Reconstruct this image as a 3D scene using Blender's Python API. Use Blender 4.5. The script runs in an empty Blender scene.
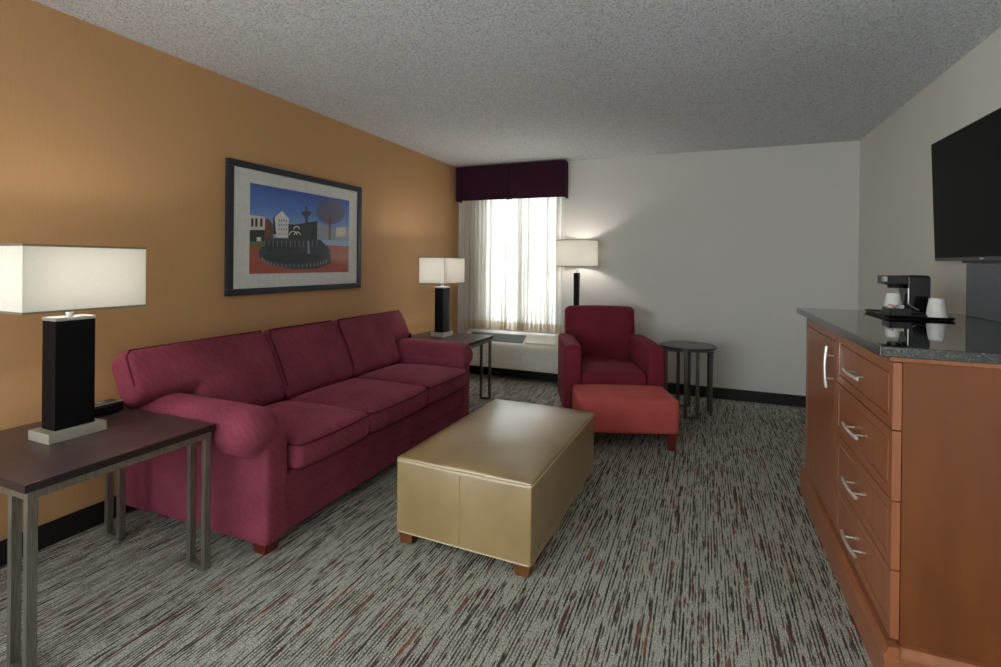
import bpy, bmesh, math, random
from mathutils import Vector, Matrix, noise as mnoise
random.seed(7)
S = bpy.context.scene
COL = S.collection
PI = math.pi

# ------------------------------------------------------------------ materials
def lin(c):
    out = []
    for v in c:
        v = v / 255.0
        out.append(v / 12.92 if v <= 0.04045 else ((v + 0.055) / 1.055) ** 2.4)
    return tuple(out) + (1.0,)

class NT:
    """small wrapper that builds a node tree"""
    def __init__(s, name):
        s.m = bpy.data.materials.new(name); s.m.use_nodes = True
        s.t = s.m.node_tree; s.t.nodes.clear()
        s.out = s.n('ShaderNodeOutputMaterial')
    def n(s, typ, **kw):
        nd = s.t.nodes.new(typ)
        for k, v in kw.items():
            if k.startswith('i_'):
                nd.inputs[k[2:].replace('_', ' ')].default_value = v
            else:
                setattr(nd, k, v)
        return nd
    def l(s, a, b): s.t.links.new(a, b)
    def math(s, op, a, b=None, c=None):
        nd = s.n('ShaderNodeMath', operation=op)
        for i, v in enumerate((a, b, c)):
            if v is None: continue
            if isinstance(v, (int, float)): nd.inputs[i].default_value = v
            else: s.l(v, nd.inputs[i])
        return nd.outputs[0]
    def mix(s, fac, a, b):
        nd = s.n('ShaderNodeMix', data_type='RGBA')
        for sock, v in ((nd.inputs[0], fac), (nd.inputs[6], a), (nd.inputs[7], b)):
            if isinstance(v, (int, float, tuple)): sock.default_value = v
            else: s.l(v, sock)
        return nd.outputs[2]
    def ramp(s, fac, stops, interp='LINEAR'):
        nd = s.n('ShaderNodeValToRGB'); r = nd.color_ramp; r.interpolation = interp
        while len(r.elements) < len(stops): r.elements.new(0.5)
        for e, (p, c) in zip(r.elements, stops): e.position = p; e.color = c
        s.l(fac, nd.inputs[0]); return nd.outputs[0]
    def coord(s, scale=(1, 1, 1), kind='Object', rot=(0, 0, 0)):
        tc = s.n('ShaderNodeTexCoord'); mp = s.n('ShaderNodeMapping')
        mp.inputs['Scale'].default_value = scale; mp.inputs['Rotation'].default_value = rot
        s.l(tc.outputs[kind], mp.inputs[0]); return mp.outputs[0]
    def noise(s, vec, scale, detail=2.0, rough=0.5):
        nd = s.n('ShaderNodeTexNoise', i_Scale=scale, i_Detail=detail, i_Roughness=rough)
        s.l(vec, nd.inputs['Vector']); return nd.outputs['Fac']
    def bump(s, h, strength, dist=0.01):
        nd = s.n('ShaderNodeBump', i_Strength=strength, i_Distance=dist)
        s.l(h, nd.inputs['Height']); return nd.outputs[0]
    def pbsdf(s, color=None, rough=0.5, metal=0.0, spec=0.5, normal=None, sheen=0.0, coat=0.0, sheen_tint=None):
        p = s.n('ShaderNodeBsdfPrincipled')
        if isinstance(color, tuple): p.inputs['Base Color'].default_value = color
        elif color is not None: s.l(color, p.inputs['Base Color'])
        if isinstance(rough, (int, float)): p.inputs['Roughness'].default_value = rough
        else: s.l(rough, p.inputs['Roughness'])
        p.inputs['Metallic'].default_value = metal
        p.inputs['Specular IOR Level'].default_value = spec
        p.inputs['Sheen Weight'].default_value = sheen
        p.inputs['Sheen Roughness'].default_value = 0.4
        if sheen_tint: p.inputs['Sheen Tint'].default_value = sheen_tint
        p.inputs['Coat Weight'].default_value = coat
        if normal is not None: s.l(normal, p.inputs['Normal'])
        s.l(p.outputs[0], s.out.inputs[0]); return p

def plain(name, rgb, rough=0.5, metal=0.0, spec=0.5, var=0.06, scale=40, bump=0.0, coat=0.0):
    k = NT(name); c = lin(rgb)
    co = k.coord(); f = k.noise(co, scale, 3)
    d = tuple(max(0, v * (1 - var)) for v in c[:3]) + (1,)
    e = tuple(min(1, v * (1 + var)) for v in c[:3]) + (1,)
    col = k.ramp(f, [(0.3, d), (0.7, e)])
    k.pbsdf(col, rough, metal, spec, k.bump(f, bump) if bump else None, coat=coat)
    return k.m

def fabric(name, rgb, sheen=0.25, wave=True, fine=700, rough=0.85, amp=0.10):
    k = NT(name); c = lin(rgb); co = k.coord()
    big = k.noise(co, 5, 3); f = k.noise(co, fine, 2)
    mixf = k.math('ADD', k.math('MULTIPLY', big, 0.5), k.math('MULTIPLY', f, 0.5))
    if wave:
        w = k.n('ShaderNodeTexWave', wave_type='BANDS', bands_direction='DIAGONAL')
        w.inputs['Scale'].default_value = 14; w.inputs['Distortion'].default_value = 9
        w.inputs['Detail'].default_value = 2; w.inputs['Detail Scale'].default_value = 1.2
        k.l(co, w.inputs['Vector'])
        mixf = k.math('ADD', k.math('MULTIPLY', mixf, 0.93), k.math('MULTIPLY', w.outputs['Fac'], 0.07))
    d = tuple(v * (1 - amp * 2) for v in c[:3]) + (1,); e = tuple(min(1, v * (1 + amp * 2)) for v in c[:3]) + (1,)
    col = k.ramp(mixf, [(0.3, d), (0.7, e)])
    wr = k.noise(co, 9, 2)
    h = k.math('ADD', k.math('MULTIPLY', f, 0.12), k.math('MULTIPLY', wr, 1.0))
    k.pbsdf(col, rough, 0, 0.2, k.bump(h, 0.35, 0.02), sheen=sheen, sheen_tint=lin(tuple(min(255, int(v * 1.25) + 40) for v in rgb)))
    return k.m

def wood(name, a, b, rough=0.4, axis='Z', scale=1.0, coat=0.0, spec=0.5, stretch=18):
    k = NT(name)
    sc = {'X': (1, stretch, stretch), 'Y': (stretch, 1, stretch), 'Z': (stretch, stretch, 1)}[axis]
    co = k.coord(tuple(v * scale for v in sc))
    n1 = k.noise(co, 2.2, 4, 0.6)
    blot = k.noise(k.coord((1, 1, 1)), 4.0, 3)
    f = k.math('ADD', k.math('MULTIPLY', n1, 0.65), k.math('MULTIPLY', blot, 0.35))
    col = k.ramp(f, [(0.35, lin(a)), (0.65, lin(b))])
    k.pbsdf(col, rough, 0, spec, k.bump(n1, 0.04, 0.005), coat=coat)
    return k.m

def wall_mat(name, rgb, var=0.05, weave=True):
    k = NT(name); c = lin(rgb); co = k.coord()
    big = k.noise(co, 1.2, 3)
    st = k.noise(k.coord((90, 90, 3)), 3, 2)
    f = k.math('ADD', k.math('MULTIPLY', big, 0.5), k.math('MULTIPLY', st, 0.5))
    d = tuple(v * (1 - var) for v in c[:3]) + (1,); e = tuple(min(1, v * (1 + var)) for v in c[:3]) + (1,)
    col = k.ramp(f, [(0.35, d), (0.65, e)])
    fine = k.noise(co, 420, 2)
    k.pbsdf(col, 0.6, 0, 0.3, k.bump(fine, 0.12, 0.004))
    return k.m

M = {}
M['orange'] = wall_mat('orange_wallcovering', (194, 150, 104))
M['greige'] = wall_mat('greige_wallcovering', (208, 205, 198), 0.03)
M['cream'] = wall_mat('cream_wallcovering', (211, 207, 195), 0.03)

def ceiling_mat():
    k = NT('popcorn_ceiling'); co = k.coord()
    n1 = k.noise(co, 110, 3, 0.7); n2 = k.noise(co, 260, 2)
    f = k.math('ADD', k.math('MULTIPLY', n1, 0.7), k.math('MULTIPLY', n2, 0.3))
    col = k.ramp(f, [(0.36, lin((150, 154, 156))), (0.5, lin((222, 226, 228))), (0.68, lin((238, 241, 242)))])
    k.pbsdf(col, 0.9, 0, 0.2, k.bump(f, 0.6, 0.02))
    return k.m
M['ceiling'] = ceiling_mat()

def carpet_mat():
    k = NT('streaked_carpet'); tc = k.n('ShaderNodeTexCoord')
    sep = k.n('ShaderNodeSeparateXYZ'); k.l(tc.outputs['Object'], sep.inputs[0])
    x, y = sep.outputs[0], sep.outputs[1]
    wob = k.noise(tc.outputs['Object'], 60, 2)
    xw = k.math('ADD', x, k.math('MULTIPLY', k.math('SUBTRACT', wob, 0.5), 0.006))
    loops = k.noise(k.coord((150, 90, 150)), 1.8, 3, 0.65)
    def streak(pitch, length, seed, thr, gain, cap):
        """broken yarn lines: one per column of the given pitch, swelling and tapering along the length"""
        d = k.math('ADD', k.math('DIVIDE', xw, pitch), seed * 0.37)
        c = k.math('FLOOR', d); fr = k.math('ABSOLUTE', k.math('SUBTRACT', k.math('FRACT', d), 0.5))
        cb = k.n('ShaderNodeCombineXYZ')
        k.l(k.math('MULTIPLY', c, 7.31), cb.inputs[0])
        k.l(k.math('ADD', k.math('DIVIDE', y, length), k.math('MULTIPLY', c, 3.77)), cb.inputs[1])
        cb.inputs[2].default_value = seed
        nd = k.n('ShaderNodeTexNoise', i_Scale=1.0, i_Detail=3.0, i_Roughness=0.65)
        k.l(cb.outputs[0], nd.inputs['Vector'])
        n = k.math('ADD', nd.outputs['Fac'], k.math('MULTIPLY', k.math('SUBTRACT', loops, 0.5), 0.16))
        half = k.math('MINIMUM', k.math('MULTIPLY', k.math('SUBTRACT', n, thr), gain), cap)
        m = k.math('MULTIPLY', k.math('SUBTRACT', half, fr), 9.0)
        cl = k.n('ShaderNodeClamp'); k.l(m, cl.inputs[0]); return cl.outputs[0]
    def pick(seed):
        v = k.n('ShaderNodeTexNoise', i_Scale=1.0, i_Detail=1.0)
        mp = k.n('ShaderNodeMapping'); mp.inputs['Scale'].default_value = (55, 2.2, 1); mp.inputs['Location'].default_value = (seed, seed, seed)
        k.l(tc.outputs['Object'], mp.inputs[0]); k.l(mp.outputs[0], v.inputs['Vector']); return v.outputs['Fac']
    base = k.ramp(loops, [(0.34, lin((80, 80, 75))), (0.5, lin((172, 171, 157))), (0.65, lin((228, 226, 210)))])
    dark = k.ramp(pick(3), [(0.42, lin((30, 26, 32))), (0.54, lin((44, 26, 36))), (0.62, lin((60, 38, 34)))])
    acc = k.ramp(pick(11), [(0.42, lin((92, 30, 40))), (0.50, lin((70, 24, 46))), (0.56, lin((140, 74, 44)))])
    m1 = streak(0.0125, 0.17, 1.0, 0.425, 2.2, 0.30)
    m2 = streak(0.0170, 0.24, 9.0, 0.50, 2.4, 0.30)
    m3 = streak(0.0290, 0.26, 21.0, 0.515, 2.4, 0.22)
    c1 = k.mix(k.math('MULTIPLY', m1, 0.86), base, dark)
    c2 = k.mix(k.math('MULTIPLY', m2, 0.90), c1, lin((42, 28, 38)))
    c3 = k.mix(k.math('MULTIPLY', m3, 0.92), c2, acc)
    k.pbsdf(c3, 0.95, 0, 0.1, k.bump(loops, 0.6, 0.01), sheen=0.05)
    return k.m
M['carpet'] = carpet_mat()

M['black_base'] = plain('black_rubber_baseboard', (22, 21, 21), 0.5, 0, 0.4)
M['sofa'] = fabric('burgundy_upholstery', (126, 55, 71), 0.34, amp=.18)
M['chair'] = fabric('crimson_upholstery', (114, 37, 48), 0.15, wave=False)
M['coral'] = fabric('coral_red_upholstery', (190, 88, 82), 0.15, wave=False)
M['piping'] = fabric('dark_burgundy_piping', (84, 24, 42), 0.1, wave=False)
M['valance'] = fabric('plum_valance_fabric', (50, 16, 36), 0.10, wave=False)
def leather():
    k = NT('tan_leather'); co = k.coord(); f = k.noise(co, 6, 4); g = k.noise(co, 260, 3)
    col = k.ramp(f, [(0.3, lin((140, 114, 72))), (0.7, lin((158, 132, 88)))])
    h = k.math('ADD', k.math('MULTIPLY', g, 0.12), k.math('MULTIPLY', k.noise(co, 14, 2), 1.0))
    k.pbsdf(col, k.ramp(f, [(0.3, (.30, .30, .30, 1)), (0.7, (.40, .40, .40, 1))]), 0, 0.8, k.bump(h, 0.08, 0.02), coat=1.0)
    k.t.nodes['Principled BSDF'].inputs['Coat Roughness'].default_value = 0.32
    return k.m
M['leather'] = leather()
M['leather_pipe'] = plain('cream_leather_piping', (186, 170, 132), 0.4)
M['foot_wood'] = wood('brown_foot_wood', (86, 50, 22), (116, 72, 34), 0.4)
M['red_foot'] = wood('reddish_foot_wood', (80, 26, 20), (104, 38, 28), 0.35)
M['espresso'] = wood('espresso_laminate', (58, 42, 44), (82, 62, 62), 0.33, 'Y', 1.0, stretch=30)
M['espresso_edge'] = plain('dark_table_edge', (34, 22, 24), 0.4)
M['black_wood'] = wood('black_stained_wood', (9, 9, 12), (16, 15, 20), 0.5, 'Z', spec=.12)
def brushed():
    k = NT('brushed_nickel'); co = k.coord((60, 60, 2)); f = k.noise(co, 6, 3)
    col = k.ramp(f, [(0.3, lin((120, 117, 110))), (0.7, lin((156, 152, 143)))])
    k.pbsdf(col, 0.38, 0.85, 0.5)
    return k.m
M['nickel'] = brushed()
M['lamp_nickel'] = plain('pale_brushed_nickel', (196, 190, 176), 0.42, 0.45)
M['dim_steel'] = plain('grey_satin_steel', (92, 90, 86), 0.42, 0.7)
M['chrome'] = plain('satin_chrome', (222, 220, 214), 0.32, 0.75)
M['cherry'] = wood('cherry_drawer_wood', (132, 77, 47), (152, 92, 58), 0.34, 'Z', 0.7, coat=0.15)
M['cherry_shaded'] = wood('shaded_cherry_side_wood', (92, 47, 17), (113, 61, 24), 0.42, 'Z', 0.5, stretch=7)  # same cherry as the fronts, shade of the side put into the colour
M['cherry_dark'] = plain('dark_cherry_gap', (70, 32, 20), 0.5)
def granite():
    k = NT('black_granite'); co = k.coord()
    v = k.n('ShaderNodeTexVoronoi', i_Scale=190.0); k.l(co, v.inputs['Vector'])
    f = k.noise(co, 70, 4, 0.7)
    s = k.math('ADD', k.math('MULTIPLY', f, 0.6), k.math('MULTIPLY', v.outputs['Distance'], 0.5))
    col = k.ramp(s, [(0.40, lin((16, 18, 18))), (0.58, lin((30, 32, 31))), (0.74, lin((74, 76, 70)))])
    k.pbsdf(col, 0.04, 0, 0.6, coat=0.3)
    return k.m
M['granite'] = granite()
M['plastic_black'] = plain('black_plastic', (18, 18, 20), 0.3)
M['gloss_black'] = plain('glossy_black_plastic', (12, 12, 14), 0.12)
M['screen'] = plain('switched_off_screen', (15, 14, 15), 0.5, spec=0.12)
M['bezel'] = plain('dark_grey_bezel', (82, 80, 76), 0.4, 0.3)
M['panel_dark'] = plain('dark_blue_grey_gloss', (72, 82, 86), 0.25, spec=0.5)
M['paper'] = plain('white_paper_cup', (232, 228, 222), 0.6)
M['packet'] = plain('white_paper_packet', (225, 222, 216), 0.6)
M['packet_pink'] = plain('pink_paper_packet', (196, 140, 150), 0.6)
M['white_metal'] = plain('offwhite_enamel', (222, 220, 211), 0.35)
M['grille'] = plain('grey_green_grille', (112, 124, 122), 0.5)
M['alu'] = plain('window_aluminium', (190, 190, 186), 0.4, 0.4)
M['frame_black'] = plain('charcoal_picture_frame', (38, 42, 52), 0.35)
M['mat_board'] = plain('pale_mat_board', (238, 240, 238), 0.8)
M['silver'] = plain('silver_plastic', (186, 186, 186), 0.3, 0.5)
M['shade_trim'] = plain('taupe_shade_trim', (128, 118, 98), 0.7)
M['logo'] = plain('pale_logo', (215, 215, 212), 0.4)
M['bulb_socket'] = plain('brass_socket', (160, 140, 90), 0.4, 0.8)

def shade(name, rgb, trans=0.5):
    k = NT(name); co = k.coord((1, 1, 1)); f = k.noise(k.coord((40, 40, 420)), 1.5, 2)
    c = lin(rgb); col = k.ramp(f, [(0.3, tuple(v * .94 for v in c[:3]) + (1,)), (0.7, c)])
    d = k.n('ShaderNodeBsdfDiffuse'); t = k.n('ShaderNodeBsdfTranslucent'); mx = k.n('ShaderNodeMixShader')
    k.l(col, d.inputs[0]); k.l(col, t.inputs[0]); mx.inputs[0].default_value = trans
    k.l(d.outputs[0], mx.inputs[1]); k.l(t.outputs[0], mx.inputs[2]); k.l(mx.outputs[0], k.out.inputs[0])
    return k.m
M['shade'] = shade('linen_lamp_shade', (230, 229, 223), 0.44)
def sheer(name, rgb, clear):
    k = NT(name); c = lin(rgb)
    weave = k.noise(k.coord((300, 300, 300)), 1.5, 1)
    col = k.ramp(weave, [(0.3, tuple(v * .95 for v in c[:3]) + (1,)), (0.7, c)])
    d = k.n('ShaderNodeBsdfDiffuse'); t = k.n('ShaderNodeBsdfTranslucent'); a = k.n('ShaderNodeMixShader'); b = k.n('ShaderNodeMixShader')
    tr = k.n('ShaderNodeBsdfTransparent')
    k.l(col, d.inputs[0]); k.l(col, t.inputs[0]); a.inputs[0].default_value = 0.6
    k.l(d.outputs[0], a.inputs[1]); k.l(t.outputs[0], a.inputs[2])
    b.inputs[0].default_value = clear
    k.l(a.outputs[0], b.inputs[1]); k.l(tr.outputs[0], b.inputs[2]); k.l(b.outputs[0], k.out.inputs[0])
    return k.m
M['sheer'] = sheer('white_sheer_voile', (244, 242, 236), 0.05)
M['hem'] = sheer('sheer_hem_band', (238, 226, 206), 0.07)
def glass(name):
    k = NT(name)
    lw = k.n('ShaderNodeLayerWeight'); lw.inputs[0].default_value = 0.5
    fr = k.math('ADD', k.math('MULTIPLY', k.math('POWER', lw.outputs['Facing'], 4.0), 0.9), 0.03)
    tr = k.n('ShaderNodeBsdfTransparent'); gl = k.n('ShaderNodeBsdfGlossy'); gl.inputs['Roughness'].default_value = 0.02
    mx = k.n('ShaderNodeMixShader'); k.l(fr, mx.inputs[0]); k.l(tr.outputs[0], mx.inputs[1]); k.l(gl.outputs[0], mx.inputs[2])
    k.l(mx.outputs[0], k.out.inputs[0]); return k.m
M['glass'] = glass('clear_glass')
def emit(name, rgb, s):
    k = NT(name); e = k.n('ShaderNodeEmission'); e.inputs[0].default_value = lin(rgb); e.inputs[1].default_value = s
    k.l(e.outputs[0], k.out.inputs[0]); return k.m

# ------------------------------------------------------------------ mesh helpers
WM = {}
def tag(o, label=None, cat=None, group=None, kind=None):
    if label: o['label'] = label
    if cat: o['category'] = cat
    if group: o['group'] = group
    if kind: o['kind'] = kind
    return o
def thing(name, loc, label, cat, rz=0.0, group=None):
    o = bpy.data.objects.new(name, None); COL.objects.link(o)
    o.empty_display_size = 0.1
    o.location = loc; o.rotation_euler = (0, 0, rz)
    WM[o.name] = Matrix.Translation(loc) @ Matrix.Rotation(rz, 4, 'Z')
    return tag(o, label, cat, group)
def obj(name, bm, mats, parent=None, local=False, smooth=True, angle=40, label=None):
    if parent is not None and not local:
        bm.transform(WM[parent.name].inverted())
    bmesh.ops.recalc_face_normals(bm, faces=bm.faces)
    me = bpy.data.meshes.new(name); bm.to_mesh(me); bm.free()
    for m in (mats if isinstance(mats, (list, tuple)) else [mats]): me.materials.append(m)
    if smooth:
        me.polygons.foreach_set('use_smooth', [True] * len(me.polygons))
        me.set_sharp_from_angle(angle=math.radians(angle))
    o = bpy.data.objects.new(name, me); COL.objects.link(o)
    if parent is not None:
        o.parent = parent; WM[o.name] = WM[parent.name]
    else:
        WM[o.name] = Matrix.Identity(4)
    if smooth and angle <= 60:
        wn = o.modifiers.new('weighted_normals', 'WEIGHTED_NORMAL'); wn.keep_sharp = True; wn.weight = 100
    if label: o['label'] = label
    return o
def rebase(o, at):
    """give a one-mesh thing its origin at its base"""
    o.data.transform(Matrix.Translation(-Vector(at))); o.location = at
    WM[o.name] = Matrix.Translation(at); return o
def kids(o): return [c for c in bpy.data.objects if c.parent == o]
def copy_tree(o, parent=None):
    c = o.copy(); COL.objects.link(c); c.parent = parent
    for ch in kids(o): copy_tree(ch, c)
    return c
B = bmesh.new
def box(bm, lo, hi, bev=0.0, seg=2, mat=0, mtx=None):
    c = [(a + b) / 2 for a, b in zip(lo, hi)]; s = [abs(b - a) for a, b in zip(lo, hi)]
    r = bmesh.ops.create_cube(bm, size=1.0, matrix=Matrix.Translation(c) @ Matrix.Diagonal((*s, 1)))
    vs = r['verts']; fs = list({f for v in vs for f in v.link_faces})
    for f in fs: f.material_index = mat
    if bev > 0:
        es = list({e for v in vs for e in v.link_edges})
        g = bmesh.ops.bevel(bm, geom=es, offset=bev, segments=seg, affect='EDGES', profile=0.5)
        vs = list({v for f in g['faces'] for v in f.verts} | {v for v in vs if v.is_valid})
        for f in {f for v in vs for f in v.link_faces}: f.material_index = mat
    if mtx is not None: bmesh.ops.transform(bm, matrix=mtx, verts=vs)
    return vs
def taper(bm, c, z0, z1, a0, a1, bev=0.004):
    """square block tapering from half-size a0 at z0 to a1 at z1"""
    vs = box(bm, (c[0] - a1, c[1] - a1, z0), (c[0] + a1, c[1] + a1, z1), bev)
    for v in vs:
        t = (v.co.z - z0) / (z1 - z0); f = (a0 + (a1 - a0) * t) / a1
        v.co.x = c[0] + (v.co.x - c[0]) * f; v.co.y = c[1] + (v.co.y - c[1]) * f
def lathe(bm, prof, c=(0, 0, 0), n=40, cap0=True, cap1=True, mat=0):
    rings = []
    for r, z in prof:
        rings.append([bm.verts.new((c[0] + r * math.cos(2 * PI * i / n), c[1] + r * math.sin(2 * PI * i / n), c[2] + z)) for i in range(n)])
    for a, b in zip(rings, rings[1:]):
        for i in range(n):
            f = bm.faces.new((a[i], a[(i + 1) % n], b[(i + 1) % n], b[i])); f.material_index = mat
    if cap0: bm.faces.new(rings[0][::-1]).material_index = mat
    if cap1: bm.faces.new(rings[-1]).material_index = mat
def tube(bm, pts, r, closed=False, n=8, flat=1.0):
    pts = [Vector(p) for p in pts]; N = len(pts); rings = []; ref = None
    for i, p in enumerate(pts):
        a = pts[(i - 1) % N] if closed or i > 0 else p; b = pts[(i + 1) % N] if closed or i < N - 1 else p
        t = (b - a).normalized()
        if ref is None:
            ref = t.orthogonal().normalized() if abs(t.z) > 0.95 else t.cross(Vector((0, 0, 1))).normalized()
        u = (ref - t * ref.dot(t)).normalized(); ref = u; w = t.cross(u)
        rings.append([bm.verts.new(p + r * (math.cos(2 * PI * k / n) * u + flat * math.sin(2 * PI * k / n) * w)) for k in range(n)])
    M_ = N if closed else N - 1
    for i in range(M_):
        a, b = rings[i], rings[(i + 1) % N]
        for k in range(n): bm.faces.new((a[k], a[(k + 1) % n], b[(k + 1) % n], b[k]))
    if not closed:
        bm.faces.new(rings[0][::-1]); bm.faces.new(rings[-1])
def rrect(cx, cy, hx, hy, r, z, n=6):
    out = []
    for sx, sy, a0 in ((1, 1, 0), (-1, 1, 90), (-1, -1, 180), (1, -1, 270)):
        for i in range(n + 1):
            a = math.radians(a0 + 90 * i / n)
            out.append((cx + sx * (hx - r) + r * math.cos(a), cy + sy * (hy - r) + r * math.sin(a), z))
    # thin out long sides with extra points so that they can follow a crown
    full = []
    for i, p in enumerate(out):
        q = out[(i + 1) % len(out)]; d = math.dist(p, q); k = max(1, int(d / 0.06))
        for j in range(k):
            full.append(tuple(p[m] + (q[m] - p[m]) * j / k for m in range(3)))
    return full
def axis(h, r, step):
    m = max(2, int(2 * (h - r) / step))
    inner = [-(h - r) + 2 * (h - r) * i / m for i in range(m + 1)]
    e = [h - r + r * k for k in (0.35, 0.7, 1.0)]
    return [-v for v in e[::-1]] + inner + e
def puff(bm, c, size, r, crown=(0, 0, 0, 0, 0, 0), step=0.045, mtx=None, wob=0.0, seed=0.0, mat=0):
    """rounded box whose faces swell: crown = (-x,+x,-y,+y,-z,+z)"""
    h = [s / 2 for s in size]; ax = [axis(h[i], min(r, h[i] * 0.95), step) for i in range(3)]
    rr = [min(r, h[i] * 0.95) for i in range(3)]
    cache = {}
    def vert(p):
        key = tuple(round(v, 5) for v in p)
        if key in cache: return cache[key]
        inn = Vector([max(-(h[i] - rr[i]), min(h[i] - rr[i], p[i])) for i in range(3)])
        d = Vector(p) - inn
        q = inn + Vector([d[i] / rr[i] for i in range(3)]).normalized() * min(rr) if d.length > 1e-9 else Vector(p)
        u = [max(-1, min(1, q[i] / h[i])) for i in range(3)]
        g = [max(0.0, 1 - u[i] ** 2) ** 0.7 for i in range(3)]
        for a in range(3):
            b, e = [i for i in range(3) if i != a]
            w = g[b] * g[e] * abs(u[a]) ** 2
            q[a] += (crown[2 * a + 1] if u[a] > 0 else -crown[2 * a]) * w
        if wob:
            s = Vector(q) * 7 + Vector((seed, seed * 1.7, seed * .3))
            q = q + Vector((mnoise.noise(s), mnoise.noise(s + Vector((9, 0, 0))), mnoise.noise(s + Vector((0, 9, 0))))) * wob
        q = Vector(q)
        if mtx is not None: q = mtx @ q
        v = bm.verts.new(q + Vector(c)); cache[key] = v; return v
    for a in range(3):
        b, e = [i for i in range(3) if i != a]
        for s in (-1, 1):
            for i in range(len(ax[b]) - 1):
                for j in range(len(ax[e]) - 1):
                    quad = []
                    for (ii, jj) in ((i, j), (i + 1, j), (i + 1, j + 1), (i, j + 1)):
                        p = [0, 0, 0]; p[a] = s * h[a]; p[b] = ax[b][ii]; p[e] = ax[e][jj]; quad.append(vert(p))
                    try: bm.faces.new(quad).material_index = mat
                    except ValueError: pass
def prism(bm, prof, to3, d0, d1, bev=0.0, seg=3):
    """closed profile [(a,b)] -> to3(a,b,d) extruded between d0 and d1"""
    a = [bm.verts.new(to3(p[0], p[1], d0)) for p in prof]; b = [bm.verts.new(to3(p[0], p[1], d1)) for p in prof]
    n = len(prof); fs = [bm.faces.new(a[::-1]), bm.faces.new(b)]
    for i in range(n): bm.faces.new((a[i], a[(i + 1) % n], b[(i + 1) % n], b[i]))
    if bev:
        es = list(fs[0].edges) + list(fs[1].edges)
        bmesh.ops.bevel(bm, geom=es, offset=bev, segments=seg, affect='EDGES', profile=0.5)
def quad(bm, pts, mat=0):
    f = bm.faces.new([bm.verts.new(p) for p in pts]); f.material_index = mat; return f

# ------------------------------------------------------------------ camera (level, lens shifted down)
cam = bpy.data.cameras.new('camera'); co = bpy.data.objects.new('camera', cam); COL.objects.link(co)
yaw, pitch, roll = math.radians(22.41), math.radians(-0.127), math.radians(0.62)
fwd = Vector((-math.sin(yaw) * math.cos(pitch), math.cos(yaw) * math.cos(pitch), math.sin(pitch)))
right = Vector((math.cos(yaw), math.sin(yaw), 0)); up = right.cross(fwd)
r2 = math.cos(roll) * right + math.sin(roll) * up; u2 = -math.sin(roll) * right + math.cos(roll) * up
mw = Matrix((r2, u2, -fwd)).transposed().to_4x4(); mw.translation = (2.75, -5.338, 1.307)
co.matrix_world = mw
cam.sensor_width = 36; cam.sensor_fit = 'HORIZONTAL'; cam.lens = 497.1 / 1001 * 36
cam.shift_y = -(333.5 - 264.25) / 1001; cam.clip_start = 0.05
S.camera = co

# ------------------------------------------------------------------ room
W, H, YR = 4.016, 2.44, -8.2
WX0, WX1, WZ0, WZ1 = 0.36, 1.24, 0.56, 2.14      # window opening
def struct(name, bm, m, parent=None, **kw):
    o = obj(name, bm, m, parent, **kw); o['kind'] = 'structure'; return o
b = B(); box(b, (-0.15, YR, -0.12), (W + 0.15, 0.2, 0)); struct('floor', b, M['carpet'], smooth=False)
b = B(); box(b, (-0.15, YR, H), (W + 0.15, 0.2, H + 0.12)); struct('ceiling', b, M['ceiling'], smooth=False)
b = B(); box(b, (-0.15, -5.9, 0), (0, 0, H)); struct('wall_left', b, M['orange'], smooth=False)  # stops short out of view, leaving a gap for added side fill
b = B(); box(b, (1.9, YR - 0.15, 0), (W + 0.15, YR, H)); struct('fill_stop_wall', b, M['cream'], smooth=False)  # unseen partial wall, added to narrow the fill from behind
b = B(); box(b, (W, YR, 0), (W + 0.15, 0, H)); struct('wall_right', b, M['cream'], smooth=False)
b = B()
box(b, (-0.15, 0, 0), (WX0, 0.2, H)); box(b, (WX1, 0, 0), (W + 0.15, 0.2, H))
box(b, (WX0, 0, 0), (WX1, 0.2, WZ0)); box(b, (WX0, 0, WZ1), (WX1, 0.2, H))
struct('wall_back', b, M['greige'], smooth=False)
b = B(); box(b, (0, -5.9, 0), (0.012, 0, 0.108), 0.003); struct('baseboard_left', b, M['black_base'])
b = B(); box(b, (0.012, -0.012, 0), (W, 0, 0.108), 0.003); struct('baseboard_back', b, M['black_base'])
b = B(); box(b, (W - 0.012, YR, 0), (W, -0.012, 0.108), 0.003); struct('baseboard_right', b, M['black_base'])
# window: frame with a centre mullion, panes
b = B()
for lo, hi in (((WX0, .08, WZ0), (WX0 + .05, .14, WZ1)), ((WX1 - .05, .08, WZ0), (WX1, .14, WZ1)),
               ((WX0 + .05, .08, WZ0), (WX1 - .05, .14, WZ0 + .05)), ((WX0 + .05, .08, WZ1 - .05), (WX1 - .05, .14, WZ1)),
               (((WX0 + WX1) / 2 - .02, .09, WZ0 + .05), ((WX0 + WX1) / 2 + .02, .13, WZ1 - .05))):
    box(b, lo, hi, 0.004)
win = struct('window_1', b, M['alu'])
b = B(); box(b, (WX0 + .05, .108, WZ0 + .05), (WX1 - .05, .112, WZ1 - .05)); obj('window_pane', b, M['glass'], win, smooth=False)

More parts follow.
